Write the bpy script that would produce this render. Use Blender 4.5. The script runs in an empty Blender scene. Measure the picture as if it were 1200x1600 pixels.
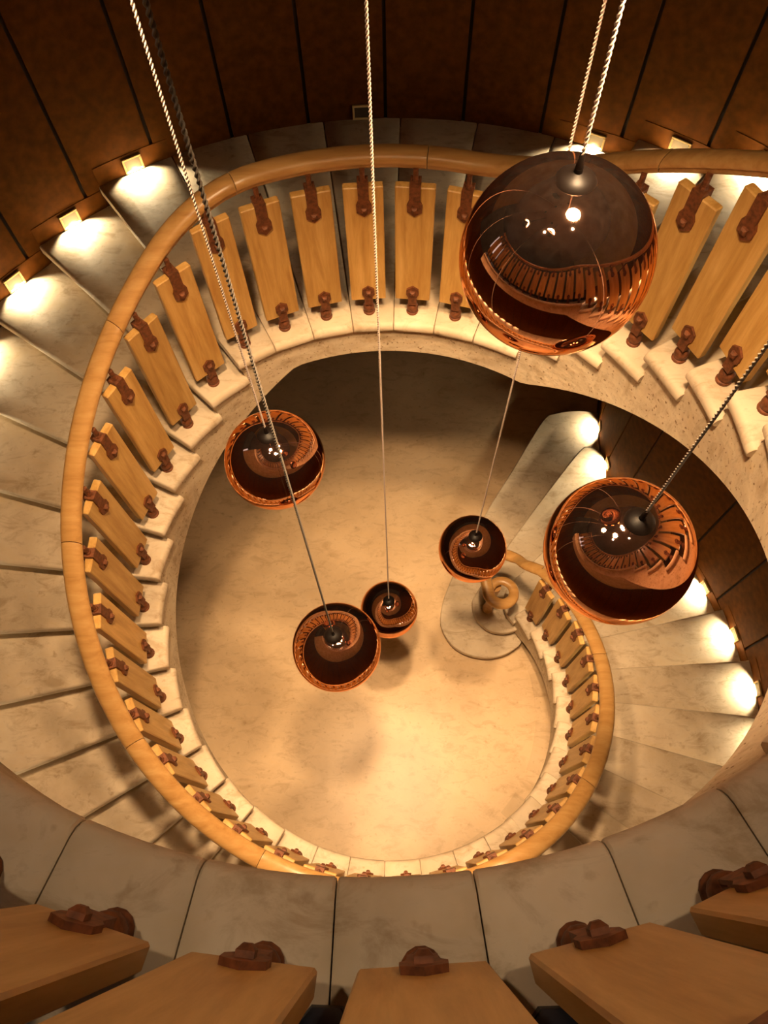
import bpy, bmesh, math, random
from mathutils import Vector, Matrix
from math import sin, cos, pi, radians

random.seed(7)
SC = bpy.context.scene
COL = SC.collection

# ------------------------------------------------------------------ place: a helical stair round an open well
S = 1.5                      # metres per plan unit (radius of the baluster feet)
RISE = .1041                 # one riser, plan units
DTH, TH0 = .1656, .4835      # angle of one step, angle of step 0 (going up = clockwise from above)
G = -4 * RISE                # ground floor level
def ang(k): return TH0 - DTH * k
def kof(a): return (TH0 - a) / DTH
def P(r, k, z): a = ang(k); return (S * r * cos(a), S * r * sin(a), S * (z - G))
def XY(x, y, z): return (S * x, S * y, S * (z - G))
def step_level(k):
    k = int(k)
    n = k if k <= 9 else 9 if k <= 15 else k - 6 if k <= 28 else 22 if k <= 34 else 22 + (k - 34) * 12.8 / 13 if k <= 47 else 34.8
    return n * RISE
def pitch(k):
    n = k if k <= 9 else 9 if k <= 15 else k - 6 if k <= 28 else 22 if k <= 34 else 22 + (k - 34) * 12.8 / 13 if k <= 47 else 34.8
    return n * RISE
TOP = 34.8 * RISE             # gallery level
L1, L2, L3 = 9 * RISE - .18, 22 * RISE - .18, TOP - .18
def soffit(k):
    s = min(k * RISE - .285, L1)
    s = max(s, min((k - 6) * RISE - .285, L2))
    s = max(s, min((k - 12) * RISE - .285, L3))
    return max(s, G)
R_IN, R_FASCIA, R_WALL = .905, .925, 2.022
SLAB = .042
Z_CEIL = 5.35
NOSE = .42                   # tread k begins at k - NOSE

# ------------------------------------------------------------------ camera
cam = bpy.data.cameras.new('camera'); cam_o = bpy.data.objects.new('camera', cam); COL.objects.link(cam_o)
cam.sensor_fit = 'AUTO'; cam.sensor_width = 36.0
FPX = 1168.28
cam.lens = FPX / 1600 * 36.0
cam.clip_start = .02; cam.clip_end = 60
d = Vector((622.56 - 600, -(1335.82 - 800), -FPX)).normalized()
zc = -d
xc = (Vector((1, 0, 0)) - zc * zc.x).normalized()
yc = zc.cross(xc)
rot = Matrix((xc, yc, zc))                      # camera to world
cam_o.matrix_world = Matrix.Translation(XY(.0337, -.8827, 4.5255)) @ rot.to_4x4()
SC.camera = cam_o

# ------------------------------------------------------------------ world, exposure
w = bpy.data.worlds.new('world'); SC.world = w; w.use_nodes = True
w.node_tree.nodes['Background'].inputs[0].default_value = (.05, .03, .015, 1)
w.node_tree.nodes['Background'].inputs[1].default_value = .3
SC.view_settings.view_transform = 'Standard'
try: SC.view_settings.look = 'None'
except Exception: pass
SC.view_settings.gamma = 1.0
SC.view_settings.use_curve_mapping = False
SC.view_settings.exposure = 0.0
SC.cycles.use_adaptive_sampling = True; SC.cycles.adaptive_threshold = .025; SC.cycles.max_bounces = 6; SC.cycles.diffuse_bounces = 3; SC.cycles.glossy_bounces = 5; SC.cycles.caustics_reflective = True; SC.cycles.use_denoising = True
DOWN_W = 760.0               # each ceiling downlight over the well
FILL_W = 56.0               # each added fill lamp over the gallery rail
STEP_W = 21.0                 # each step light
WARM = (1.0, .64, .33)
STEPCOL = (1.0, .80, .50)

# ------------------------------------------------------------------ materials
def mat(name):
    m = bpy.data.materials.new(name); m.use_nodes = True
    nt = m.node_tree; b = nt.nodes['Principled BSDF']
    return m, nt, b
def N(nt, t, **kw):
    n = nt.nodes.new(t)
    for k, v in kw.items(): setattr(n, k, v)
    return n
def ramp(nt, stops):
    r = N(nt, 'ShaderNodeValToRGB'); e = r.color_ramp.elements
    while len(e) < len(stops): e.new(.5)
    for i, (p, c) in enumerate(stops): e[i].position = p; e[i].color = (*c, 1)
    return r
def stone(name, c0, c1, c2, rough=.55, scale=2.2, pits=.0, bump=.05, spec=.25, blot=.9):
    m, nt, b = mat(name)
    tc = N(nt, 'ShaderNodeTexCoord'); geo = N(nt, 'ShaderNodeNewGeometry')
    n1 = N(nt, 'ShaderNodeTexNoise'); n1.inputs['Scale'].default_value = scale; n1.inputs['Detail'].default_value = 5; n1.inputs['Roughness'].default_value = .62
    mp = N(nt, 'ShaderNodeMapping'); mp.inputs['Scale'].default_value = (1, 1, 2.5); mp.inputs['Rotation'].default_value = (.2, .3, .5)
    nt.links.new(geo.outputs['Position'], mp.inputs['Vector']); nt.links.new(mp.outputs[0], n1.inputs['Vector'])
    r = ramp(nt, [(.30, c0), (.52, c1), (.72, c2)]); nt.links.new(n1.outputs['Fac'], r.inputs[0])
    oi = N(nt, 'ShaderNodeObjectInfo')
    mr = N(nt, 'ShaderNodeMapRange'); mr.inputs['To Min'].default_value = .90; mr.inputs['To Max'].default_value = 1.06
    nt.links.new(oi.outputs['Random'], mr.inputs['Value'])
    mix = N(nt, 'ShaderNodeMix', data_type='RGBA', blend_type='MULTIPLY'); mix.inputs[0].default_value = 1
    nt.links.new(r.outputs[0], mix.inputs[6]); nt.links.new(mr.outputs[0], mix.inputs[7])
    col = mix.outputs[2]
    n2 = N(nt, 'ShaderNodeTexNoise'); n2.inputs['Scale'].default_value = 22; n2.inputs['Detail'].default_value = 6
    nt.links.new(geo.outputs['Position'], n2.inputs['Vector'])
    r2 = ramp(nt, [(.62, (1, 1, 1)), (.76, (.55, .45, .34))]); nt.links.new(n2.outputs['Fac'], r2.inputs[0])
    mx = N(nt, 'ShaderNodeMix', data_type='RGBA', blend_type='MULTIPLY'); mx.inputs[0].default_value = .55
    nt.links.new(col, mx.inputs[6]); nt.links.new(r2.outputs[0], mx.inputs[7]); col = mx.outputs[2]
    n4 = N(nt, 'ShaderNodeTexNoise'); n4.inputs['Scale'].default_value = 5.5; n4.inputs['Detail'].default_value = 6; n4.inputs['Roughness'].default_value = .7; n4.inputs['Distortion'].default_value = .6
    mp4 = N(nt, 'ShaderNodeMapping'); mp4.inputs['Rotation'].default_value = (.4, .2, 1.1); mp4.inputs['Scale'].default_value = (1, 2.2, 1)
    nt.links.new(geo.outputs['Position'], mp4.inputs['Vector']); nt.links.new(mp4.outputs[0], n4.inputs['Vector'])
    r4 = ramp(nt, [(.34, (.72, .66, .58)), (.50, (1, 1, 1)), (.66, (1.0, .97, .90)), (.76, (.86, .78, .56))]); nt.links.new(n4.outputs['Fac'], r4.inputs[0])
    mx4 = N(nt, 'ShaderNodeMix', data_type='RGBA', blend_type='MULTIPLY'); mx4.inputs[0].default_value = blot
    nt.links.new(col, mx4.inputs[6]); nt.links.new(r4.outputs[0], mx4.inputs[7]); col = mx4.outputs[2]
    h = n2.outputs['Fac']
    if pits:
        v = N(nt, 'ShaderNodeTexNoise'); v.inputs['Scale'].default_value = 55; v.inputs['Detail'].default_value = 3
        nt.links.new(geo.outputs['Position'], v.inputs['Vector'])
        r3 = ramp(nt, [(.62, (1, 1, 1)), (.70, (.32, .22, .13))]); nt.links.new(v.outputs['Fac'], r3.inputs[0])
        m3 = N(nt, 'ShaderNodeMix', data_type='RGBA', blend_type='MULTIPLY'); m3.inputs[0].default_value = pits
        nt.links.new(col, m3.inputs[6]); nt.links.new(r3.outputs[0], m3.inputs[7]); col = m3.outputs[2]
    nt.links.new(col, b.inputs['Base Color'])
    b.inputs['Roughness'].default_value = rough; b.inputs['Specular IOR Level'].default_value = spec
    bp = N(nt, 'ShaderNodeBump'); bp.inputs['Strength'].default_value = bump; bp.inputs['Distance'].default_value = .02
    nt.links.new(h, bp.inputs['Height']); nt.links.new(bp.outputs[0], b.inputs['Normal'])
    return m
def wood(name, c0, c1, c2, axis='Z', rough=.42, var=(.85, 1.1)):
    m, nt, b = mat(name)
    tc = N(nt, 'ShaderNodeTexCoord'); mp = N(nt, 'ShaderNodeMapping'); oi = N(nt, 'ShaderNodeObjectInfo')
    sc = {'Z': (9, 9, .9), 'X': (.9, 9, 9)}[axis]
    mp.inputs['Scale'].default_value = sc
    add = N(nt, 'ShaderNodeVectorMath', operation='ADD'); mul = N(nt, 'ShaderNodeVectorMath', operation='SCALE'); mul.inputs['Scale'].default_value = 13.0
    cmb = N(nt, 'ShaderNodeCombineXYZ')
    for i in range(3): nt.links.new(oi.outputs['Random'], cmb.inputs[i])
    nt.links.new(cmb.outputs[0], mul.inputs[0])
    nt.links.new(tc.outputs['Object'], add.inputs[0]); nt.links.new(mul.outputs[0], add.inputs[1])
    nt.links.new(add.outputs[0], mp.inputs['Vector'])
    n1 = N(nt, 'ShaderNodeTexNoise'); n1.inputs['Scale'].default_value = 2.4; n1.inputs['Detail'].default_value = 6; n1.inputs['Roughness'].default_value = .65; n1.inputs['Distortion'].default_value = .4
    nt.links.new(mp.outputs[0], n1.inputs['Vector'])
    r = ramp(nt, [(.3, c0), (.5, c1), (.72, c2)]); nt.links.new(n1.outputs['Fac'], r.inputs[0])
    mr = N(nt, 'ShaderNodeMapRange'); mr.inputs['To Min'].default_value = var[0]; mr.inputs['To Max'].default_value = var[1]
    nt.links.new(oi.outputs['Random'], mr.inputs['Value'])
    mix = N(nt, 'ShaderNodeMix', data_type='RGBA', blend_type='MULTIPLY'); mix.inputs[0].default_value = 1
    nt.links.new(r.outputs[0], mix.inputs[6]); nt.links.new(mr.outputs[0], mix.inputs[7])
    nt.links.new(mix.outputs[2], b.inputs['Base Color'])
    b.inputs['Roughness'].default_value = rough
    bp = N(nt, 'ShaderNodeBump'); bp.inputs['Strength'].default_value = .06; bp.inputs['Distance'].default_value = .01
    nt.links.new(n1.outputs['Fac'], bp.inputs['Height']); nt.links.new(bp.outputs[0], b.inputs['Normal'])
    return m
def plain(name, c, rough=.5, metal=0.0, noise=0.0, nscale=30, spec=.5):
    m, nt, b = mat(name); b.inputs['Specular IOR Level'].default_value = spec
    b.inputs['Roughness'].default_value = rough; b.inputs['Metallic'].default_value = metal
    geo = N(nt, 'ShaderNodeNewGeometry'); n1 = N(nt, 'ShaderNodeTexNoise'); n1.inputs['Scale'].default_value = nscale; n1.inputs['Detail'].default_value = 5
    nt.links.new(geo.outputs['Position'], n1.inputs['Vector'])
    r = ramp(nt, [(.3, tuple(x * (1 - noise) for x in c)), (.7, tuple(min(1, x * (1 + noise)) for x in c))])
    nt.links.new(n1.outputs['Fac'], r.inputs[0]); nt.links.new(r.outputs[0], b.inputs['Base Color'])
    return m
def emit(name, c, s):
    m, nt, b = mat(name)
    b.inputs['Base Color'].default_value = (*[x * .1 for x in c], 1); b.inputs['Emission Color'].default_value = (*c, 1); b.inputs['Emission Strength'].default_value = s
    return m

M = {}
M['tread'] = stone('tread_stone', (.46, .37, .26), (.61, .51, .38), (.69, .60, .46), .6, 2.0)
M['fascia'] = stone('pitted_stone', (.50, .40, .28), (.60, .50, .36), (.68, .58, .43), .75, 3.0, .9, .25)
M['floor'] = stone('floor_stone', (.54, .39, .235), (.67, .50, .315), (.74, .57, .375), .30, 1.1, 0, .012, .22, .6)
M['wall'] = plain('brown_panel', (.10, .034, .005), .75, 0, .25, 18, .05)
M['joint'] = plain('dark_joint', (.015, .007, .003), .8)
M['skirt'] = plain('brown_skirting', (.105, .037, .006), .7, 0, .2, 22, .05)
M['oak'] = wood('oak_board', (.42, .215, .05), (.56, .325, .092), (.70, .44, .155))
M['rail'] = wood('oak_rail', (.38, .19, .055), (.48, .265, .088), (.56, .34, .13), 'X', .33, (.95, 1.05))
M['rust'] = plain('rusty_iron', (.16, .052, .018), .62, .25, .45, 60)
M['copper'], nt, b = mat('copper_mirror')
b.inputs['Metallic'].default_value = 1; b.inputs['Roughness'].default_value = .03
b.inputs['Base Color'].default_value = (.80, .44, .30, 1)
b.inputs['Specular Tint'].default_value = (1, .60, .34, 1)
dn = N(nt, 'ShaderNodeTexNoise'); dn.inputs['Scale'].default_value = 60; dn.inputs['Detail'].default_value = 6
geo = N(nt, 'ShaderNodeNewGeometry'); nt.links.new(geo.outputs['Position'], dn.inputs['Vector'])
sx = N(nt, 'ShaderNodeSeparateXYZ'); nt.links.new(geo.outputs['Normal'], sx.inputs[0])
dr = N(nt, 'ShaderNodeMapRange'); dr.inputs['From Min'].default_value = .35; dr.inputs['To Max'].default_value = .011; nt.links.new(sx.outputs['Z'], dr.inputs['Value'])
dm = N(nt, 'ShaderNodeMath', operation='MULTIPLY'); nt.links.new(dr.outputs[0], dm.inputs[0]); nt.links.new(dn.outputs['Fac'], dm.inputs[1])
dust = N(nt, 'ShaderNodeBsdfDiffuse'); dust.inputs[0].default_value = (.55, .42, .36, 1)
ms = N(nt, 'ShaderNodeMixShader'); nt.links.new(dm.outputs[0], ms.inputs[0]); nt.links.new(b.outputs[0], ms.inputs[1]); nt.links.new(dust.outputs[0], ms.inputs[2])
nt.links.new(ms.outputs[0], nt.nodes['Material Output'].inputs[0])
M['cap'] = plain('black_metal', (.004, .0025, .002), .45, 0, 0, 30, .12)
M['cord_white'] = plain('pale_cord', (.38, .31, .27), .8, 0, .1, 200)
M['cord_grey'] = plain('grey_cord', (.10, .085, .07), .8, 0, .1, 200)
M['cord_mid'] = plain('mid_grey_cord', (.27, .24, .21), .8, 0, .1, 200)
M['brass'] = plain('pale_brass', (.80, .62, .30), .35, .3)
M['lens'] = emit('lit_lens', (1, .72, .30), .02)
M['lens_off'] = plain('dark_lens', (.08, .06, .04), .2)
M['bulb'] = emit('downlight_lamp', (1, .74, .42), 60)
M['ceiling'] = plain('brown_ceiling', (.16, .105, .075), .8, 0, .1, 4)
M['upper_wall'] = plain('ochre_plaster', (.42, .33, .12), .8, 0, .1, 4)
M['shoe'] = plain('navy_canvas', (.02, .025, .045), .7, 0, .2, 80)
M['sole'] = plain('shoe_rubber', (.05, .05, .055), .6)
M['sky'] = emit('daylight_pane', (.80, .86, 1.0), 1.0)
M['fill_disc'] = emit('fill_lamp_disc', (1, .8, .55), 3)  # glowing disc of the added gallery fill lamps
M['white'] = plain('white_paint', (.7, .7, .68), .5)

# ------------------------------------------------------------------ builders
def link(name, verts, faces, m, parent=None, smooth=None):
    me = bpy.data.meshes.new(name); me.from_pydata(verts, [], faces); me.update()
    bm = bmesh.new(); bm.from_mesh(me); bmesh.ops.recalc_face_normals(bm, faces=bm.faces); bm.to_mesh(me); bm.free()
    if m is not None: me.materials.append(m)
    if smooth is not None:
        me.polygons.foreach_set('use_smooth', [True] * len(me.polygons))
        try: me.set_sharp_from_angle(angle=radians(smooth))
        except Exception: pass
    o = bpy.data.objects.new(name, me); COL.objects.link(o)
    if parent is not None: o.parent = parent
    return o
def empty(name, loc=(0, 0, 0), rz=0):
    o = bpy.data.objects.new(name, None); o.empty_display_size = .1; COL.objects.link(o)
    o.location = loc; o.rotation_euler = (0, 0, rz); return o
def tag(o, label, cat, group=None, kind=None):
    o['label'] = label
    if cat: o['category'] = cat
    if group: o['group'] = group
    if kind: o['kind'] = kind
    return o
def struct(o, label=None):
    o['kind'] = 'structure'
    if label: o['label'] = label
    return o
class MB:
    def __init__(s): s.v = []; s.f = []
    def add(s, v, f): n = len(s.v); s.v += [tuple(x) for x in v]; s.f += [tuple(i + n for i in q) for q in f]; return s
    def loft(s, rings, close_ring=True, caps=True):
        n = len(rings[0]); v = [p for r in rings for p in r]; f = []
        for i in range(len(rings) - 1):
            for j in range(n if close_ring else n - 1):
                a, b_ = i * n + j, i * n + (j + 1) % n
                f.append((a, b_, b_ + n, a + n))
        if caps and close_ring: f += [tuple(range(n))[::-1], tuple((len(rings) - 1) * n + j for j in range(n))]
        return s.add(v, f)
    def box(s, x0, x1, y0, y1, z0, z1, bev=0):
        if not bev:
            return s.add([(x0, y0, z0), (x1, y0, z0), (x1, y1, z0), (x0, y1, z0), (x0, y0, z1), (x1, y0, z1), (x1, y1, z1), (x0, y1, z1)],
                         [(3, 2, 1, 0), (4, 5, 6, 7), (0, 1, 5, 4), (1, 2, 6, 5), (2, 3, 7, 6), (3, 0, 4, 7)])
        def ring(i, z):
            a, b_, c, d_ = x0 + i, x1 - i, y0 + i, y1 - i; e = bev
            return [(a + e, c, z), (b_ - e, c, z), (b_, c + e, z), (b_, d_ - e, z), (b_ - e, d_, z), (a + e, d_, z), (a, d_ - e, z), (a, c + e, z)]
        return s.loft([ring(bev, z0), ring(0, z0 + bev), ring(0, z1 - bev), ring(bev, z1)])
    def plate(s, poly, y0, y1):        # polygon in x,z extruded along y
        return s.loft([[(x, y0, z) for x, z in poly], [(x, y1, z) for x, z in poly]])
    def tube(s, p0, p1, r0, r1=None, n=8):
        r1 = r0 if r1 is None else r1; p0 = Vector(p0); p1 = Vector(p1); d_ = (p1 - p0).normalized()
        u = d_.orthogonal().normalized(); w_ = d_.cross(u)
        return s.loft([[tuple(p + (u * cos(2 * pi * i / n) + w_ * sin(2 * pi * i / n)) * r) for i in range(n)] for p, r in ((p0, r0), (p1, r1))])
    def lathe(s, prof, c=(0, 0, 0), n=24):
        return s.loft([[(c[0] + r * cos(2 * pi * i / n), c[1] + r * sin(2 * pi * i / n), c[2] + z) for i in range(n)] for r, z in prof])
    def build(s, name, m, parent=None, smooth=None): return link(name, s.v, s.f, m, parent, smooth)
def scaled(pts): return [tuple(S * c for c in p) for p in pts]

# ------------------------------------------------------------------ ground floor and shell
mb = MB(); n = 96
mb.add([XY(0, 0, G)] + [(S * 4.6 * cos(2 * pi * i / n), S * 4.6 * sin(2 * pi * i / n), 0) for i in range(n)], [(0, 1 + i, 1 + (i + 1) % n) for i in range(n)])
floor = struct(mb.build('floor', M['floor']), 'polished pale stone floor at the foot of the stairwell')
def sector(k0, k1, r0, r1, z0, z1, seg=6):
    mb = MB(); rings = []
    for i in range(seg + 1):
        k = k0 + (k1 - k0) * i / seg
        rings.append([P(r0, k, z0), P(r1, k, z0), P(r1, k, z1), P(r0, k, z1)])
    return mb.loft(rings)
for i in range(-2, 11):
    o = sector(i - .39, i + .59, .925, 1.25, G, G + .0025).build('floor_slab', M['floor'], floor)

mb = MB()
rings = []
for i in range(97):
    a = 2 * pi * i / 96
    rings.append([(S * 4.55 * cos(a), S * 4.55 * sin(a), 0), (S * 4.65 * cos(a), S * 4.65 * sin(a), 0), (S * 4.65 * cos(a), S * 4.65 * sin(a), S * (L2 - G)), (S * 4.55 * cos(a), S * 4.55 * sin(a), S * (L2 - G))])
mb.loft(rings, caps=False)
struct(mb.build('wall_hall', M['wall']))

# outer stair wall: backing cylinder + one panel per step
def slot(j):
    j = j % 38
    if j <= 16: lo = G
    else: lo = soffit(j) - .02
    u = j + 38
    hi = Z_CEIL if (26 <= j <= 37 or u <= 47) else L3 + .02
    return lo, hi
Z_DADO = TOP + .35            # above this the stair wall is ochre plaster
mb = MB()
for j in range(0, 38):
    lo, hi = slot(j)
    if hi > Z_DADO:
        b_ = sector(j + .38, j + 1.38, 2.026, 2.09, Z_DADO, hi, 4); mb.add(b_.v, b_.f)
struct(mb.build('wall_upper', M['upper_wall']), 'ochre plaster wall above the brown panels')
_slot = slot
def slot(j): lo, hi = _slot(j); return lo, min(hi, Z_DADO)
mb = MB()
for j in range(0, 38):
    lo, hi = slot(j)
    b_ = sector(j + .38, j + 1.38, 2.034, 2.09, lo, hi, 4); mb.add(b_.v, b_.f)
wall = struct(mb.build('wall_outer', M['joint']), 'curved dark brown panelled wall round the stair')
for j in range(0, 38):
    lo, hi = slot(j)
    g = .022
    sector(j + .38 + g, j + 1.38 - g, R_WALL, 2.034, lo, hi, 4).build('panel', M['wall'], wall, 30)

# lower wall leaving the circle beside the first steps
path = [(1.747 + .0, 1.018), (1.66, 1.20), (1.59, 1.36), (1.553, 1.50), (1.538, 1.66), (1.54, 1.86), (1.56, 2.08), (1.62, 2.40), (1.72, 2.75)]
path[0] = (2.022 * cos(ang(.38)), 2.022 * sin(ang(.38)))
def flank(p, thick, z0, z1, i0, i1, trim0=0, trim1=0):
    pts = [Vector(q).to_2d() for q in p[i0:i1 + 1]]
    def out(i):
        a_ = pts[max(0, i - 1)]; b_ = pts[min(len(pts) - 1, i + 1)]; t = (b_ - a_).normalized(); return Vector((t.y, -t.x))
    outs = [out(i) for i in range(len(pts))]
    if trim0: pts[0] = pts[0] + (pts[1] - pts[0]).normalized() * trim0
    if trim1: pts[-1] = pts[-1] + (pts[-2] - pts[-1]).normalized() * trim1
    mb = MB()
    return mb.loft([[XY(q.x + o_.x * t0, q.y + o_.y * t0, z) for t0, z in ((thick[0], z0), (thick[1], z0), (thick[1], z1), (thick[0], z1))] for q, o_ in zip(pts, outs)])
wf = struct(flank(path, (.012, .06), G, L2 + .05, 0, 8).build('wall_right', M['joint']), 'brown panelled wall leading off beside the bottom steps')
for i0, i1 in ((0, 2), (2, 4), (4, 6), (6, 8)):
    flank(path, (0, .012), G, L2 + .05, i0, i1, .007, .007).build('panel', M['wall'], wf, 30)

# ------------------------------------------------------------------ staircase: carcass, treads, landings
stair = empty('stone_staircase', XY(0, 0, G))
tag(stair, 'pale stone helical staircase winding round the open well', 'staircase')
inv = Matrix.Translation(stair.location).inverted()
def carcass(name, k0, k1):
    mb = MB()
    for k in range(k0, k1 + 1):
        a_, b_ = k - NOSE + .1, k + 1 - NOSE + .1
        zt = step_level(k) - SLAB
        seg = 4; rings = []
        for i in range(seg + 1):
            q = a_ + (b_ - a_) * i / seg; s = min(soffit(q), zt - .01)
            rings.append([P(R_FASCIA, q, s), P(2.03, q, s), P(2.03, q, zt), P(R_FASCIA, q, zt)])
        mb.loft(rings)
    return mb.build(name, M['fascia'], stair, 30)
carcass('stringer', 0, 8); carcass('landing_slab', 9, 15); carcass('stringer', 16, 27); carcass('landing_slab', 28, 34); carcass('stringer', 35, 46); carcass('gallery_edge', 47, 60)
def tread(k, r1=2.026, name='tread', k0=None, k1=None, flat=False):
    zt = step_level(k)
    a_ = k - NOSE if k0 is None else k0
    b_ = (k + 1 - NOSE + .13) if k1 is None else k1
    if flat: b_ = k + 1 - NOSE - .012
    r0 = R_IN
    prof = [(r0 + .012, -SLAB), (r0 + .003, -SLAB + .006), (r0, -.022), (r0 + .003, -.011), (r0 + .010, -.003), (r0 + .020, 0), (r1, 0), (r1, -SLAB)]
    e = .035 if not flat else .02
    secs = [(a_, .006, .004), (a_ + e * .35, .002, .001), (a_ + e, 0, 0)]
    if flat: secs = [(a_, .003, .002), (a_ + e, 0, 0)]
    nmid = 4
    for i in range(1, nmid): secs.append((a_ + e + (b_ - a_ - 2 * e) * i / nmid, 0, 0))
    secs += [(b_ - e, 0, 0), (b_, .003, .002)]
    rings = [[P(r + (dr if r < 1.5 else 0), q, zt + z - (dz if z > -SLAB + .02 else -dz * .5)) for r, z in prof] for q, dz, dr in secs]
    return MB().loft(rings).build(name, M['tread'], stair, 40)
for k in range(0, 61):
    flat = 9 <= k <= 14 or 28 <= k <= 33 or k >= 47
    tread(k, 2.026, 'tread' if not flat else 'paving_slab', flat=flat)

# curtail steps at the bottom
def flat_step(outline, z, t, name, front):
    bm = bmesh.new()
    vs = [bm.verts.new((x, y, z)) for x, y in outline]
    f = bm.faces.new(vs)
    r = bmesh.ops.extrude_face_region(bm, geom=[f])
    nv = [e for e in r['geom'] if isinstance(e, bmesh.types.BMVert)]
    for v in nv: v.co.z -= t
    bmesh.ops.recalc_face_normals(bm, faces=bm.faces)
    ed = [e for e in bm.edges if all(abs(v.co.z - z) < 1e-6 for v in e.verts)]
    bmesh.ops.bevel(bm, geom=ed, offset=.008, segments=2, affect='EDGES', profile=.5)
    for v in bm.verts: v.co = Vector(XY(*v.co))
    me = bpy.data.meshes.new(name); bm.to_mesh(me); bm.free(); me.materials.append(M['tread'])
    o = bpy.data.objects.new(name, me); COL.objects.link(o); o.parent = stair; return o
def smooth_line(pts, n=5):
    out = []
    for i in range(len(pts) - 1):
        p0, p1, p2, p3 = [Vector(pts[max(0, min(len(pts) - 1, j))]) for j in (i - 1, i, i + 1, i + 2)]
        for q in range(n):
            t = q / n
            out.append(tuple(.5 * ((2 * p1) + (p2 - p0) * t + (2 * p0 - 5 * p1 + 4 * p2 - p3) * t * t + (3 * p1 - p0 - 3 * p2 + p3) * t ** 3)))
    out.append(tuple(pts[-1])); return out
s3 = smooth_line([(1.565, 2.15), (1.42, 2.17), (1.253, 2.149), (1.136, 2.077), (.881, 1.662), (.676, 1.331), (.408, .828), (.325, .558), (.371, .405), (.472, .319), (.616, .285), (.743, .309), (.839, .368)])
s2 = smooth_line([(1.535, 1.66), (1.507, 1.757), (1.429, 1.795), (1.356, 1.759), (1.072, 1.403), (.786, 1.019), (.566, .701), (.532, .613), (.556, .513), (.635, .439), (.737, .422), (.808, .439)])
s1 = smooth_line([(1.544, 1.471), (1.154, 1.09), (.921, .862), (.764, .708), (.723, .6), (.738, .515), (.777, .455)])
def inset(line, dist):
    c = Vector((1.25, 1.0)); return line
back3 = [(.93, .50), (1.0, .62), (1.3, 1.1), (1.5, 1.45)]
back2 = [(.93, .56), (1.1, .78), (1.5, 1.32)]
back1 = [(R_IN * cos(ang(-.27)), R_IN * sin(ang(-.27))), (2.0 * cos(ang(-.27)), 2.0 * sin(ang(-.27))), (1.66, 1.20), (1.59, 1.36)]
for ln, bk, z in ((s3, back3, -3 * RISE), (s2, back2, -2 * RISE), (s1, back1, -1 * RISE)):
    flat_step(ln + bk, z, SLAB, 'tread', None)
    c = Vector((sum(p[0] for p in ln + bk) / len(ln + bk), sum(p[1] for p in ln + bk) / len(ln + bk)))
    def pull(p, d_=.02):
        v = c - Vector(p); return tuple(Vector(p) + v.normalized() * d_)
    body = [pull(p) for p in ln + bk]
    mb = MB(); mb.loft([[XY(x, y, z - RISE) for x, y in body], [XY(x, y, z - SLAB) for x, y in body]]).build('riser', M['fascia'], stair)

# skirting blocks on the stair wall
def skirting(k0, k1, z):
    sector(k0 + .01, k1 - .01, R_WALL - .002, R_WALL + .004, z, z + .085, 4).build('skirting_block', M['skirt'], wall, 30)
for k in list(range(1, 10)) + list(range(16, 29)) + list(range(34, 47)):
    skirting(k - NOSE, k + 1 - NOSE, step_level(k))

# ------------------------------------------------------------------ gallery and ceiling (upper floor the photo is taken from)
gal = struct(sector(46.58, 60.6, 2.02, 3.25, TOP - .18, TOP - .002, 60).build('floor_gallery', M['tread']), 'stone floor of the upper gallery')
struct(sector(46.58, 60.6, 3.2, 3.3, TOP, Z_CEIL, 60).build('wall_gallery', M['upper_wall']))
mb = MB(); mb.add([XY(0, 0, Z_CEIL)] + [XY(3.4 * cos(2 * pi * i / n), 3.4 * sin(2 * pi * i / n), Z_CEIL) for i in range(n)], [(0, 1 + i, 1 + (i + 1) % n) for i in range(n)])
struct(mb.build('ceiling', M['ceiling']))
kw = 59.9
wn = struct(empty('window_1', P(3.19, kw, TOP + .35), ang(kw) - pi / 2))
MB().box(-.7, .7, -.03, -.02, 0, 1.3).build('pane', M['sky'], wn)
for x in (-.72, -.24, .24, .72): MB().box(x - .03, x + .03, -.06, 0, -.03, 1.33).build('window_frame', M['white'], wn)
for z in (-.03, 1.3): MB().box(-.75, .75, -.06, 0, z - .03, z + .03).build('window_frame', M['white'], wn)

# ------------------------------------------------------------------ balustrade
bal = empty('balustrade', XY(0, 0, G))
tag(bal, 'oak balustrade of upright boards under a continuous rounded oak handrail', 'balustrade')
HW, TK, Z0, Z1 = .0625, .027, .078, .582
def tmpl(mb, name, m, smooth=None):
    o = MB().add(scaled(mb.v), mb.f).build(name, m, None, smooth); me = o.data; bpy.data.objects.remove(o); me.name = name; return me
UP = [(-.017, .598), (.017, .598), (.017, .535), (.0245, .519), (.0235, .492), (0, .474), (-.0235, .492), (-.0245, .519), (-.017, .535)]
LO = [(-.015, .058), (.015, .058), (.015, .098), (.0225, .112), (.0215, .137), (0, .153), (-.0215, .137), (-.0225, .112), (-.015, .098)]
T = {}
T['board'] = tmpl(MB().box(-HW, HW, 0, TK, Z0, Z1, .003), 'baluster', M['oak'])
mb = MB(); mb.plate(UP, -.007, 0); mb.plate(UP, TK, TK + .007); mb.box(-.017, .017, -.004, TK + .004, Z1, .598, .002)
T['upper_strap'] = tmpl(mb, 'upper_strap', M['rust'])
mb = MB(); mb.plate(LO, -.007, 0); mb.plate(LO, TK, TK + .007); mb.box(-.015, .015, -.004, TK + .004, .056, Z0, .002); mb.tube((0, TK / 2, .06), (0, TK / 2, .03), .010, .008)
T['lower_strap'] = tmpl(mb, 'lower_strap', M['rust'])
mb = MB()
mb.tube((0, TK / 2, .595), (0, TK / 2, .606), .013, .010); mb.tube((0, TK / 2, .604), (0, TK / 2, .640), .0085, .0085)
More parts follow.
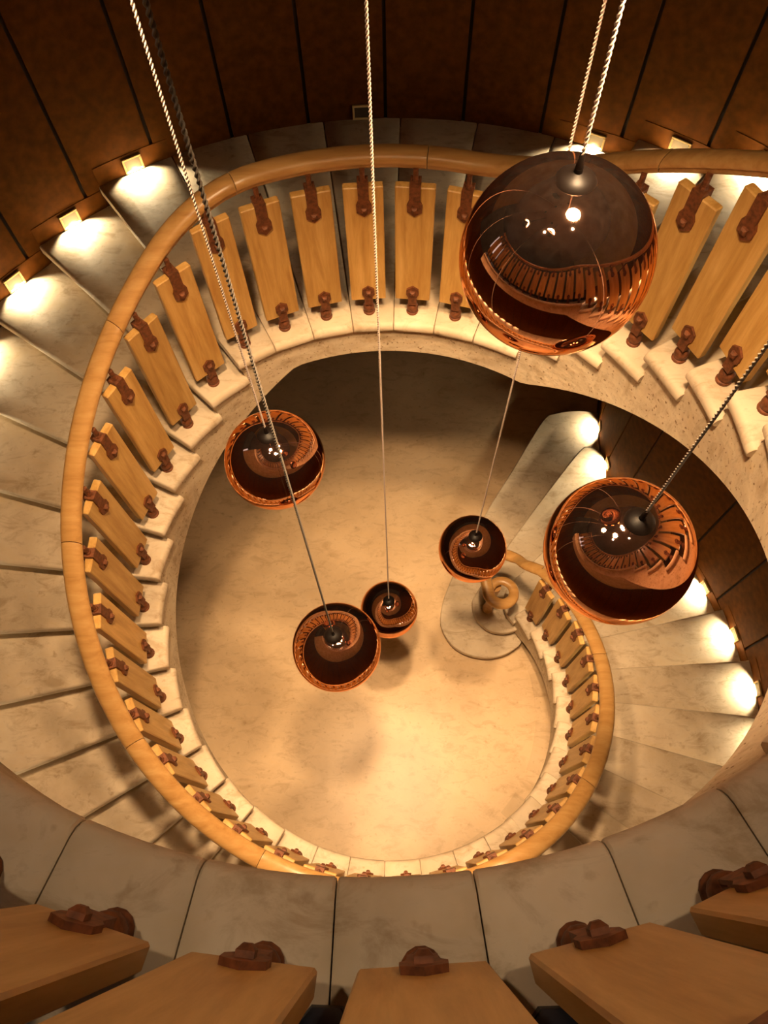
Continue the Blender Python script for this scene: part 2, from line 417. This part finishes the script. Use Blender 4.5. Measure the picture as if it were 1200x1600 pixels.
T['rod'] = tmpl(mb, 'rod', M['rust'], 40)
def bolt(z):
    mb = MB(); mb.loft([[(r * cos(pi / 4 + i * pi / 2), y, z + r * sin(pi / 4 + i * pi / 2)) for i in range(4)] for r, y in ((.0125, -.006), (.0125, -.013), (.006, -.018))])
    return mb
T['upper_bolt'] = tmpl(bolt(.503), 'bolt', M['rust'])
T['lower_bolt'] = tmpl(bolt(.124), 'bolt', M['rust'])
mb = MB(); mb.lathe([(.0215, 0), (.0225, .004), (.0215, .008), (.017, .010), (.0205, .018), (.0215, .028), (.0205, .036), (.015, .046), (.006, .052)], (0, TK / 2, 0), 14)
T['foot_knob'] = tmpl(mb, 'foot_knob', M['rust'], 60)
for k in range(0, 61):
    b_ = bpy.data.objects.new('baluster', T['board']); COL.objects.link(b_); b_.parent = bal
    loc = P(.962 if k < 47 else .979, k, step_level(k)); b_.location = Vector(loc) - bal.location; b_.rotation_euler = (0, 0, ang(k) - pi / 2)
    for nm in ('upper_strap', 'lower_strap', 'rod', 'upper_bolt', 'lower_bolt', 'foot_knob'):
        c = bpy.data.objects.new('bolt' if 'bolt' in nm else nm, T[nm]); COL.objects.link(c); c.parent = b_
bal.location = XY(0, 0, G)

# handrail
def rail_z(k):
    return sum(pitch(k + q) for q in (-.9, -.45, 0, .45, .9)) / 5 + .637
RP = [(-.021, 0), (.021, 0), (.026, .008), (.027, .018), (.033, .022), (.034, .031), (.030, .041), (.020, .048), (.007, .051), (-.007, .051), (-.020, .048), (-.030, .041), (-.034, .031), (-.033, .022), (-.027, .018), (-.026, .008)]
def rail_ring(pos, outward, sc=1.0):
    return [XY(pos[0] + outward[0] * u * sc, pos[1] + outward[1] * u * sc, pos[2] + v * sc) for u, v in RP]
def rail_at(k, sc=1.0):
    a = ang(k); return rail_ring((1.002 * cos(a), 1.002 * sin(a), rail_z(k)), (cos(a), sin(a)), sc)
cuts = [-.6 + 0, 3.0, 7, 11, 15.2, 18.4, 22, 25.6, 28.65, 32.2, 36.2, 40, 44, 48, 52, 56, 60.5]
for a_, b_ in zip(cuts, cuts[1:]):
    a_ += .006; b_ -= .006
    m_ = max(8, int((b_ - a_) * 5))
    rings = [rail_at(a_, .985)] + [rail_at(a_ + .02 + (b_ - a_ - .04) * i / m_) for i in range(m_ + 1)] + [rail_at(b_, .985)]
    MB().loft(rings).build('rail_section', M['rail'], bal, 35)
# volute: the rail leaves the circle and curls over the newel
RC = (.655, .535, .262)
ctl = [(1.002 * cos(ang(-.6)), 1.002 * sin(ang(-.6)), rail_z(-.6)), (.985 * cos(ang(-1.15)), .985 * sin(ang(-1.15)), rail_z(-1.1) - .02), (.735, .690, .40), (.660, .735, .355), (.590, .705, .32), (.562, .635, .295)]
ctl += [(RC[0] + (.085 - .002 * q) * cos(radians(170 + 36 * q)), RC[1] + (.085 - .002 * q) * sin(radians(170 + 36 * q)), RC[2] + .022 * max(0, 1 - q / 5)) for q in range(0, 12)]
vp_ = smooth_line(ctl, 8)
rings = []
for i, p in enumerate(vp_):
    a_ = Vector(vp_[max(0, i - 1)]); b_ = Vector(vp_[min(len(vp_) - 1, i + 1)]); t = (b_ - a_).to_2d().normalized()
    sc = 1.0 - .34 * max(0, (i / len(vp_) - .45)) / .55
    rings.append(rail_ring(p, (t.y, -t.x), sc))
MB().loft(rings).build('volute', M['rail'], bal, 40)
mb = MB(); c = XY(.630, .585, -2 * RISE)
mb.lathe([(.052, 0), (.055, .02), (.048, .05), (.040, .09), (.038, .30), (.042, .48), (.05, .62), (.05, .67)], c, 20)
mb.build('newel_post', M['rail'], bal, 50)

# ------------------------------------------------------------------ step lights
ORD = ['zeroth', 'first', 'second', 'third', 'fourth', 'fifth', 'sixth', 'seventh', 'eighth', 'ninth', 'tenth', 'eleventh', 'twelfth', 'thirteenth', 'fourteenth']
def step_light(loc, rz, label, on=True):
    # local y points into the wall
    W_, H_, B_ = .062, .050, .013
    mb = MB()
    mb.box(-W_, W_, -.010, .004, -H_, -H_ + B_, .002); mb.box(-W_, W_, -.010, .004, H_ - B_, H_, .002)
    mb.box(-W_, -W_ + B_, -.010, .004, -H_ + B_, H_ - B_, .002); mb.box(W_ - B_, W_, -.010, .004, -H_ + B_, H_ - B_, .002)
    o = empty('step_light', loc, rz)
    mb.build('frame', M['brass'], o)
    MB().box(-W_ + B_, W_ - B_, -.002, .002, -H_ + B_, H_ - B_).build('lens', M['lens'] if on else M['lens_off'], o)
    tag(o, label, 'step light', 'recessed lights along the stair wall')
    if on:
        l = bpy.data.lights.new('step_lamp', 'SPOT'); l.energy = STEP_W; l.color = STEPCOL; l.spot_size = radians(138); l.spot_blend = .14; l.shadow_soft_size = .012
        lo = bpy.data.objects.new('step_lamp', l); COL.objects.link(lo); lo.parent = o; lo.location = (0, -.022, -.0)
        lo.rotation_euler = (radians(-36), 0, 0)
    return o
def light_on_stair(k, label, on=True):
    return step_light(P(R_WALL - .006, k + .08, step_level(k) + .038), ang(k + .08) - pi / 2, label, on)
for k in range(1, 10): light_on_stair(k, 'recessed brass step light above the %s tread of the bottom flight' % ORD[k + 4] if k < 9 else 'recessed brass light at the foot of the first landing')
for k in range(16, 28): light_on_stair(k, 'recessed brass step light above the %s tread of the left-hand flight' % ORD[k - 15])
light_on_stair(28, 'recessed brass step light where the left-hand flight meets the top landing')
light_on_stair(31, 'unlit recessed square light at the middle of the top landing', False)
light_on_stair(34, 'recessed brass light beside the largest copper pendant')
for k in range(35, 47): light_on_stair(k, 'recessed brass step light above the %s tread of the flight rising to the right' % ORD[k - 34])
def at_path(i, t): a_, b_ = Vector(path[i]), Vector(path[i + 1]); q = a_.lerp(b_, t); d_ = b_ - a_; return q, math.atan2(d_.y, d_.x) + pi
for (i, t, z, nm) in ((5, .62, -3 * RISE, 'first'), (3, .85, -2 * RISE, 'second'), (2, .4, -1 * RISE, 'third'), (1, .0, 0, 'fourth')):
    q, a_ = at_path(i, t)
    step_light(XY(q.x - .004, q.y, z + .038), a_ , 'recessed brass step light above the %s tread of the bottom flight' % nm)

# ------------------------------------------------------------------ pendants
def cord(p0, p1, m, r, parent, pitch_len):
    L = p1[2] - p0[2]; mb = MB(); turns = L / pitch_len; nst = max(4, int(turns * 7))
    for ph in (0, pi):
        rings = []
        for i in range(nst + 1):
            a_ = 2 * pi * turns * i / nst + ph; z = p0[2] + L * i / nst
            cx, cy = p0[0] + r * .5 * cos(a_), p0[1] + r * .5 * sin(a_)
            rings.append([(cx + r * .58 * cos(q * pi / 2.5), cy + r * .58 * sin(q * pi / 2.5), z) for q in range(5)])
        mb.loft(rings)
    return mb.build('cable', m, parent, 80)
def pendant(x, y, z, label, cm, R=.15):
    o = empty('pendant_lamp', XY(x, y, z)); tag(o, label, 'pendant lamp', 'copper globe pendants hanging down the well')
    r = R * S
    prof = [(r * sin(t), r * cos(t)) for t in [radians(11) + radians(169) * i / 40 for i in range(41)]]
    prof[-1] = (.001, -r)
    g = MB().lathe([(a_, b_) for a_, b_ in prof], (0, 0, 0), 64).build('globe', M['copper'], o, 80)
    zt = r * .968
    cr = r * .205
    cap = MB().lathe([(cr * .95, zt - .010), (cr, zt - .004), (cr * .98, zt + .001), (cr * .88, zt + .009), (cr * .66, zt + .017), (cr * .36, zt + .022), (cr * .2, zt + .024), (cr * .19, zt + .034)], (0, 0, 0), 32).build('cap', M['cap'], o, 50)
    MB().lathe([(.0075, zt + .020), (.0085, zt + .034), (.0075, zt + .050), (.0055, zt + .064), (.003, zt + .070)], (0, 0, 0), 14).build('cord_grip', M['cap'], o, 50)
    cord((0, 0, zt + .05), (0, 0, S * (Z_CEIL - z) - .02), M[cm], .0046, o, .026)
    MB().lathe([(.05, S * (Z_CEIL - z)), (.05, S * (Z_CEIL - z) - .02), (.01, S * (Z_CEIL - z) - .03)], (0, 0, 0), 20).build('ceiling_rose', M['cap'], o, 50)
    return o
pendant(.2849, -.0381, 3.6284, 'largest and nearest copper globe pendant at upper right', 'cord_white')
pendant(.4845, -.3217, 3.1061, 'copper globe pendant at right on a grey cord, second largest in view', 'cord_mid')
pendant(-.328, .1948, 2.5561, 'copper globe pendant at left in front of the left flight edge', 'cord_white')
pendant(-.1704, -.2404, 2.0293, 'copper globe pendant on a dark cord, lower left over the floor', 'cord_grey')
pendant(.371, .3473, 1.4441, 'copper globe pendant just above the newel post', 'cord_white')
pendant(-.0059, .2917, .7344, 'smallest copper globe pendant, lowest down near the centre', 'cord_white')

# ------------------------------------------------------------------ hanging spotlights above the well
for i, (x, y, z, wh) in enumerate(((.35, -.07, 4.36, 'nearest the flight rising to the right'), (-.34, -.02, 4.36, 'nearest the left-hand flight'), (.02, -.30, 4.40, 'nearest the gallery rail'), (.17, .29, 4.42, 'nearest the top landing'))):
    o = empty('hanging_spotlight', XY(x, y, z))
    tag(o, 'black spotlight hanging above the well, ' + wh, 'spotlight', 'spotlights hanging above the well')
    MB().lathe([(.06, 0), (.075, 0), (.075, .16), (.05, .19), (.012, .20), (.06, .10)], (0, 0, 0), 24).build('housing', M['cap'], o, 50)
    MB().lathe([(.06, .012), (.06, .016), (.001, .016)], (0, 0, 0), 20).build('lamp', M['bulb'], o)
    MB().tube((0, 0, .19), (0, 0, S * (Z_CEIL - z)), .008).build('drop_rod', M['cap'], o, 50)
    l = bpy.data.lights.new('spot', 'SPOT'); l.energy = DOWN_W * (.85 if i < 2 else 1.6); l.color = WARM; l.spot_size = radians(84 if i < 2 else 46); l.spot_blend = 1.0; l.shadow_soft_size = .12
    lo = bpy.data.objects.new('spot_lamp', l); COL.objects.link(lo); lo.parent = o; lo.location = (0, 0, -.02)

# added fill lamps in the ceiling, to brighten the near slab and boards
for x, y, wh in ((.45, -.48, 'right'), (-.45, -.48, 'left')):
    o = empty('gallery_fill_lamp', XY(x, y, Z_CEIL)); tag(o, 'added fill lamp in the ceiling over the gallery rail, on the %s side' % wh, 'fill lamp', 'added fill lamps over the gallery rail')
    MB().lathe([(.075, 0), (.075, -.012), (.055, -.014), (.05, -.002)], (0, 0, 0), 28).build('trim_ring', M['white'], o, 50)
    MB().lathe([(.05, -.003), (.04, -.007), (.001, -.008)], (0, 0, 0), 24).build('lamp', M['fill_disc'], o, 60)
    l = bpy.data.lights.new('gallery_fill_light', 'SPOT'); l.energy = FILL_W; l.color = (1, .72, .45); l.shadow_soft_size = .05; l.spot_size = radians(66); l.spot_blend = .5
    lo = bpy.data.objects.new('gallery_fill_light', l); COL.objects.link(lo); lo.parent = o; lo.location = (0, 0, -.07)

# ------------------------------------------------------------------ shoes of whoever leans on the rail
def shoe(x, y, rz, label):
    o = empty('shoe', XY(x, y, TOP), rz); tag(o, label, 'shoe', 'dark shoes behind the balusters')
    secs = [(-.28, .030, .02, .10), (-.25, .036, .0, .11), (-.18, .036, 0, .105), (-.12, .040, 0, .085), (-.06, .046, 0, .065), (-.02, .040, 0, .05), (0, .022, .004, .035)]
    mb = MB(); mb.loft([[(w_ * cos(t), yy, .02 + (h - .02) * max(0, sin(t))) for t in [pi * i / 10 for i in range(11)]] + [(0, yy, .018)] for yy, w_, lo_, h in secs]); mb.build('upper', M['shoe'], o, 60)
    mb = MB(); mb.loft([[(w_ * 1.08, yy * 1.02, 0), (w_ * 1.08, yy * 1.02, .024), (-w_ * 1.08, yy * 1.02, .024), (-w_ * 1.08, yy * 1.02, 0)] for yy, w_, lo_, h in secs]); mb.build('sole', M['sole'], o)
    return o

shoe(-.040, -1.022, -.03, 'dark shoe toe between the two boards left of centre')
shoe(.190, -1.022, .03, 'dark shoe toe between the two boards right of centre')
